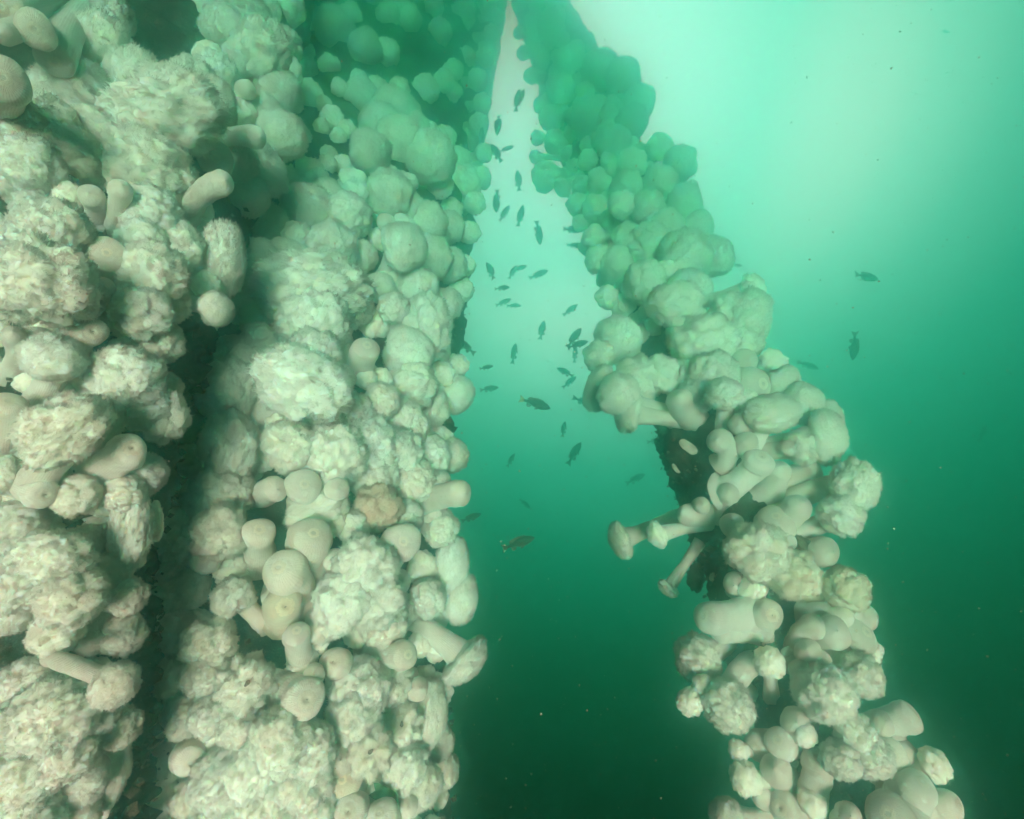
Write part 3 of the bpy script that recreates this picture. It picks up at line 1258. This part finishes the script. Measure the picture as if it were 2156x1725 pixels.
# ------------------------------------------------------------------ other growth on the leaning piling
M_SPONGE = crust('brown_sponge_skin', (.07, .035, .025), (.16, .08, .055), (.30, .20, .15), 30.0)
M_SHELL = flesh('old_shell', (.50, .42, .34), (.72, .64, .54), 30.0, 50.0, .4, rough=.6, trans=0)
M_ALGA = flesh('green_alga', (.03, .10, .02), (.08, .20, .04), 22.0, 50.0, .4, rough=.5, trans=.3)


def lump(x, y, r, out, asp, ang, seed):
    v, f = ICO[5]
    g = np.random.default_rng(seed)
    rad = .6 + puffs(v, 30, 1.3, .35, g) + .10 * fbm(v * 5, 3, seed) + .16 * fbm(v * 1.6, 2, seed + 4)
    d = surf_depth('R', x, y) - out
    n = -at(x, y, 1.0)
    m = frame(n, CR * math.cos(math.radians(ang)) + CU * math.sin(math.radians(ang)))
    rm = r * d / FU
    return (v * rad[:, None] * np.array([rm * asp, rm / asp, rm * .6])) @ m.T, f, at(x, y, d)


v, f, c = lump(1700, 1158, 34, .10, 1.45, -42, 5)
tag(obj('brown_sponge', mesh_from('brown_sponge', v, [f], M_SPONGE), loc=c), 'dark brown lumpy sponge above the large ruffled anemone on the right piling', 'sponge')
v, f, c = lump(1465, 1215, 26, .02, 1.3, 80, 8)
tag(obj('brown_sponge', mesh_from('brown_sponge', v, [f], M_SPONGE), loc=c), 'small dark sponge on the bare left edge of the right piling', 'sponge')


def plate(x, y, ln, wd, ang, depth, mat, name, curl, seed, ruf=0.0):
    n, k = 14, 9
    g = np.random.default_rng(seed)
    V = []
    m = frame(-at(x, y, 1.0), CR * math.cos(math.radians(ang)) + CU * math.sin(math.radians(ang)))
    for side in (1, -1):
        for i in range(n):
            for j in range(k):
                a = (i / (n - 1) - .5) * 2; b = (j / (k - 1) - .5) * 2
                w = math.sqrt(max(.03, 1 - abs(a) ** 3.2))
                z = curl * (a * a + b * b) + ruf * abs(b) * math.sin(9 * a + seed) + side * .03 * (1 - .9 * max(abs(a), abs(b)) ** 4)
                V.append((a * ln / 2, b * w * wd / 2, z * ln))
    V = np.array(V); V += .01 * ln * fbm(V / ln * 9, 2, seed)[:, None]
    F = []
    for s in (0, 1):
        for i in range(n - 1):
            for j in range(k - 1):
                q = [s * n * k + i * k + j, s * n * k + (i + 1) * k + j, s * n * k + (i + 1) * k + j + 1, s * n * k + i * k + j + 1]
                F.append(q if s == 0 else q[::-1])
    rim = [(i, 0) for i in range(n)] + [(n - 1, j) for j in range(1, k)] + [(i, k - 1) for i in range(n - 2, -1, -1)] + [(0, j) for j in range(k - 2, 0, -1)]
    for (a, b), (c2, d2) in zip(rim, rim[1:] + rim[:1]):
        F.append([a * k + b, c2 * k + d2, n * k + c2 * k + d2, n * k + a * k + b])
    return obj(name, mesh_from(name, V @ m.T, [np.array(F)], mat), loc=at(x, y, depth))


tag(plate(1449, 941, .085, .040, -38, surf_depth('R', 1449, 941) - .035, M_SHELL, 'empty_shell', -.08, 2), 'pale oblong shell stuck on the bare dark crust of the right piling', 'shell')
for i, (x, y, l, a, w) in enumerate([(1660, 1372, .05, 20, 'small pale shell by the mushroom-topped short anemone, lower right piling'), (1425, 985, .05, -50, 'dull shell below the pale oblong one on the right piling'),
                                     (1500, 1215, .035, 70, 'tiny shell on the dark bare strip of the right piling')]):
    tag(plate(x, y, l, l * .6, a, surf_depth('R', x, y) - .03, M_SHELL, 'empty_shell', -.1, 5 + i), w, 'shell')
for i, (x, y, a, w) in enumerate([(835, 1688, 10, 'green seaweed blade in the dark hollow at the foot of the middle piling'), (805, 1672, -25, 'darker green seaweed blade left of the brighter one, foot of middle piling')]):
    tag(plate(x, y, .085, .032, a, surf_depth('C', x, y) - .06 - .02 * i, M_ALGA, 'seaweed', .1, 11 + i, .12), w, 'seaweed')

# ------------------------------------------------------------------ fish
M_FISH = flesh('fish_skin', (.022, .022, .018), (.05, .047, .036), 18.0, 90.0, .2, rough=.6, trans=0)
M_FIN = flesh('fin_membrane', (.06, .055, .035), (.16, .14, .08), 20.0, 60.0, .3, rough=.5, trans=.25)
M_EYE = flesh('fish_eye', (.01, .01, .01), (.02, .02, .02), 20.0, 60.0, .1, rough=.15, trans=0)
M_TAILY = flesh('yellow_tail_fin', (.30, .26, .06), (.42, .36, .10), 20.0, 60.0, .3, rough=.5, trans=.25)


def fish_meshes(bend):
    """a deep-bodied rockfish one unit long, head at +X, back at +Z"""
    n, k = 26, 16
    t = np.linspace(0, 1, n)                     # 0 snout .. 1 tail root
    x = .5 - .84 * t
    top = np.interp(t, [0, .06, .16, .34, .55, .78, .92, 1], [.012, .055, .105, .145, .13, .065, .040, .042])
    bot = np.interp(t, [0, .06, .16, .34, .55, .78, .92, 1], [.012, .045, .085, .125, .11, .050, .036, .042])
    wid = np.interp(t, [0, .08, .2, .4, .6, .85, 1], [.01, .045, .07, .075, .055, .02, .010])
    yo = lambda xx: bend * (.5 - xx) ** 2 * .6
    V = []
    a = np.linspace(0, 2 * math.pi, k, endpoint=False)
    for i in range(n):
        zz = np.where(np.sin(a) > 0, np.sin(a) * top[i], np.sin(a) * bot[i])
        V.append(np.stack([np.full(k, x[i]), np.cos(a) * wid[i] + yo(x[i]), zz], 1))
    V = np.concatenate(V)
    i, j = np.meshgrid(np.arange(n - 1), np.arange(k), indexing='ij')
    q = np.stack([i * k + j, i * k + (j + 1) % k, (i + 1) * k + (j + 1) % k, (i + 1) * k + j], axis=-1).reshape(-1, 4)
    body = mesh_from('body', V, [q, np.arange(k)[None, :], ((n - 1) * k + np.arange(k))[None, ::-1]], M_FISH)

    def fin(name, pts, th=.006, m=M_FIN, yy=None):
        pts = np.array(pts, float)
        kk = len(pts)
        y = np.array([yo(p[0]) for p in pts]) if yy is None else np.asarray(yy, float)
        A = np.stack([pts[:, 0], y + th, pts[:, 1]], 1); Bm = np.stack([pts[:, 0], y - th, pts[:, 1]], 1)
        c = pts.mean(0); cy_ = y.mean()
        Vv = np.concatenate([A, Bm, [[c[0], cy_ + th * 1.3, c[1]], [c[0], cy_ - th * 1.3, c[1]]]])
        F = []
        for u in range(kk):
            w = (u + 1) % kk
            F += [(u, w, 2 * kk), (kk + w, kk + u, 2 * kk + 1), (u, kk + u, kk + w), (u, kk + w, w)]
        return mesh_from(name, Vv, [np.array(F)], m, smooth=False)
    parts = {
        'body': body,
        'tail_fin': fin('tail_fin', [(-.33, .04), (-.39, .075), (-.50, .125), (-.475, .05), (-.455, 0), (-.475, -.05), (-.50, -.125), (-.39, -.075), (-.33, -.04)]),
        'dorsal_fin': fin('dorsal_fin', [(.28, .11), (.25, .15), (.21, .165), (.18, .155), (.14, .18), (.10, .165), (.05, .185), (.01, .165), (-.05, .165), (-.10, .15), (-.16, .155), (-.22, .13), (-.25, .07), (-.2, .05), (0, .10), (.15, .12)]),
        'anal_fin': fin('anal_fin', [(-.08, -.09), (-.12, -.15), (-.20, -.165), (-.23, -.12), (-.24, -.05), (-.15, -.06)]),
        'pelvic_fin': fin('pelvic_fin', [(.18, -.10), (.10, -.16), (.03, -.175), (.04, -.13), (.10, -.10)]),
    }
    for s in (1, -1):
        parts['pectoral_fin%d' % s] = fin('pectoral_fin', [(.20, -.02), (.14, .01), (.02, -.05), (.01, -.09), (.06, -.10), (.14, -.07)], yy=[s * v + yo(.1) for v in (.06, .075, .13, .13, .12, .085)])
    v, f = ICO[4]
    for s in (1, -1):
        parts['eye%d' % s] = mesh_from('eye', v * .020 + np.array([.40, s * .036 + yo(.4), .030]), [f], M_EYE)
    return parts


FISHM = {b: fish_meshes(b) for b in (-.5, 0.0, .6)}
# x y | tail x, tail y -> head x, head y given as centre, length, heading angle (deg, image plane, 0 right 90 up) | depth | words
FISH = [
 (1090, 212, 50, 80, 3.6, 'dark fish pointing up, highest between the pilings, left of a pair', 0), (1098, 205, 36, 70, 3.7, 'slim fish tucked beside the highest fish between the pilings', 0),
 (1046, 259, 51, -88, 3.6, 'dark fish diving straight down below the highest pair', .6), (1014, 288, 37, 86, 4.0, 'fish rising close against the middle piling edge', 0),
 (1045, 323, 50, 118, 3.4, 'dark fish rising left, crossed by a slimmer one', 0), (1066, 314, 34, 16, 3.9, 'slim fish heading right beside the crossed dark fish', 0),
 (1091, 381, 48, 95, 3.8, 'fish pointing up, alone midway between both pilings', 0), (1046, 423, 50, -92, 3.6, 'fish diving head down near the ragged middle piling edge', 0),
 (1062, 450, 40, 58, 4.0, 'slim fish slanting up right under the diving fish', 0), (1096, 455, 47, 76, 3.9, 'slim fish pointing up beside the slanting one', 0),
 (1133, 489, 52, -80, 3.7, 'curved fish diving near the bright gap centre', .6), (1207, 484, 46, 0, 3.9, 'fish swimming right into the leaning piling, upper of two', 0),
 (1211, 517, 36, -4, 4.0, 'fish swimming right into the leaning piling, lower of two', 0), (1035, 573, 48, 118, 3.7, 'curved fish rising left, left of the fish trio', .6),
 (1080, 573, 36, 62, 4.1, 'slim fish rising right, left half of an overlapping pair', 0), (1095, 565, 32, 18, 4.2, 'fish heading right, right half of an overlapping pair', 0),
 (1134, 578, 44, 24, 4.2, 'pale fish gliding up right beside the overlapping pair', 0), (1057, 607, 32, 8, 3.4, 'small chubby dark fish facing right under the trio', 0),
 (966, 636, 30, 22, 4.0, 'fish half behind the middle piling edge', 0), (1060, 637, 36, 22, 4.4, 'faint fish heading right, left of two in line', 0),
 (1082, 644, 31, 0, 4.4, 'faint fish heading right, right of two in line', 0), (1201, 653, 38, 36, 4.2, 'fish rising right just left of the leaning piling', 0),
 (1142, 697, 45, 80, 3.8, 'curved slim fish rising in the middle of the gap', -.5), (980, 730, 52, 142, 3.3, 'dark fish heading up left close to the middle piling', 0),
 (1083, 744, 42, 82, 4.0, 'slim fish pointing up in the lower bright water', .6), (1209, 712, 54, 54, 3.3, 'dark long fish rising right beside the leaning piling', 0),
 (1216, 726, 45, 16, 3.5, 'fish facing right just under the long rising fish', 0), (1211, 746, 36, 86, 4.6, 'faint fish pointing up behind the crossed pair', 0),
 (1024, 774, 30, 12, 3.2, 'small stubby dark fish facing right below the bright water', 0), (1030, 819, 40, 8, 3.9, 'pale fish facing right where the bright water ends', 0),
 (1190, 784, 40, 155, 4.2, 'pale fish heading left above a forked faint one', 0), (1199, 805, 38, 40, 4.7, 'faint fish rising right left of the stalked anemones', 0),
 (1126, 850, 68, -18, 2.9, 'large dark fish with yellow tail facing right in mid gap', 0), (1232, 848, 50, -24, 4.2, 'pale fish under the drooping anemones of the leaning piling', .6),
 (1187, 904, 34, 80, 3.9, 'small dark fish pointing up below the yellow tailed fish', 0), (1209, 955, 54, 58, 3.9, 'curved fish rising right over the darkening water', -.5),
 (1076, 969, 33, 60, 4.2, 'small faint fish rising right over the green depth', 0), (1105, 1061, 30, -42, 4.9, 'very faint small fish heading down right', 0),
 (992, 1090, 46, 22, 3.3, 'fish near the pink anemone sticking out of middle piling', 0), (1091, 1144, 72, 20, 2.8, 'largest dark fish, lowest between the pilings, facing right', 0),
 (1825, 583, 60, -8, 3.6, 'dark fish facing right in open water, far right', 0), (1798, 728, 60, -88, 3.7, 'fish hanging head down in open water, far right', 0),
 (1701, 770, 44, -22, 4.9, 'faint fish heading down right beside the leaning piling', 0), (2068, 914, 44, 52, 5.0, 'very faint fish rising at the far right edge', 0),
 (1991, 67, 18, -15, 5.2, 'tiny fish high in the bright water at the right', 0), (1380, 929, 38, 5, 4.7, 'faint fish half hidden behind the leaning piling core', 0),
 (1338, 1009, 46, 25, 4.9, 'faint fish in green water left of the leaning piling', 0), (1552, 559, 20, -8, 4.0, 'small fish snout poking out right of the leaning piling', 0),
]
for i, (x, y, ln, ang, d, lab, bend) in enumerate(FISH):
    c = at(x, y, d)
    L3 = ln * d / FU * 1.02
    a = math.radians(ang)
    h = CR * math.cos(a) + CU * math.sin(a) + CF * random.uniform(-.25, .25)
    h /= np.linalg.norm(h)
    up = CU * abs(math.cos(a)) + CR * (-math.sin(a) * np.sign(math.cos(a) + 1e-6)) + CF * random.uniform(-.35, .35)
    z = up - h * (up @ h); z /= np.linalg.norm(z); yv = np.cross(z, h)
    m3 = np.stack([h, yv, z], 1)
    root = bpy.data.objects.new('rockfish', None); col.objects.link(root)
    root.matrix_basis = mat4(c, m3, (L3, L3, L3)); root.empty_display_size = .1
    for nm, me in FISHM[bend if bend in FISHM else 0.0].items():
        p = obj(nm.rstrip('-01'), me, root)
        p.color = (1, 1, 1, 1)
        if nm == 'tail_fin' and 'yellow' in lab:
            p.material_slots[0].link = 'OBJECT'; p.material_slots[0].material = M_TAILY
    tag(root, lab, 'fish', 'rockfish between the pilings')

# ------------------------------------------------------------------ drifting specks
def specks(n):
    V, F = [], []
    T4 = np.array([[1, 1, 1], [-1, -1, 1], [-1, 1, -1], [1, -1, -1]], float)
    f4 = np.array([[0, 1, 2], [0, 3, 1], [0, 2, 3], [1, 3, 2]])
    for i in range(n):
        x = rng.uniform(-150, 2300); y = rng.uniform(-150, 1880)
        d = .45 + 5.0 * rng.random() ** .8
        s = (.0006 + .0014 * rng.random() ** 3) * d * .9
        R = frame(rng.normal(0, 1, 3), rng.normal(0, 1, 3))
        V.append(at(x, y, d) + (T4 * rng.uniform(.5, 1.3, (4, 1)) * s) @ R.T); F.append(f4 + 4 * i)
    return np.concatenate(V), np.concatenate(F)


M_SPECK = flesh('drifting_detritus', (.35, .32, .24), (.60, .56, .44), 80.0, 60.0, .1, trans=.4)
v, f = specks(5200)
tag(obj('drifting_specks', mesh_from('drifting_specks', v, [f], M_SPECK, smooth=False)), 'fine specks of plankton and silt drifting in the green water', 'plankton', None, 'stuff')

# ------------------------------------------------------------------ the water itself
def box(x0, x1, y0, y1, z0, z1):
    V = [(x, y, z) for x in (x0, x1) for y in (y0, y1) for z in (z0, z1)]
    F = [(0, 1, 3, 2), (4, 6, 7, 5), (0, 4, 5, 1), (2, 3, 7, 6), (0, 2, 6, 4), (1, 5, 7, 3)]
    return np.array(V, float), np.array(F)


mw = bpy.data.materials.new('green_water')
mw.use_nodes = True
mw.node_tree.nodes.clear()
mo = mw.node_tree.nodes.new('ShaderNodeOutputMaterial')
pv = mw.node_tree.nodes.new('ShaderNodeVolumePrincipled')
pv.inputs['Color'].default_value = (.30, .87, .78, 1)
pv.inputs['Density'].default_value = 0.37
pv.inputs['Anisotropy'].default_value = 0.97
pv.inputs['Absorption Color'].default_value = (0, 0, 0, 1)
mw.node_tree.links.new(pv.outputs[0], mo.inputs['Volume'])
zb = [o for o in scene.objects]
v, f = box(-4.5, 6.0, -6.0, 6.5, -1.2, 14.2)
hz = obj('haze', mesh_from('haze', v, [f], mw, smooth=False))
tag(hz, 'green sea water that veils everything far away', 'water', None, 'stuff')
hz.display_type = 'WIRE'
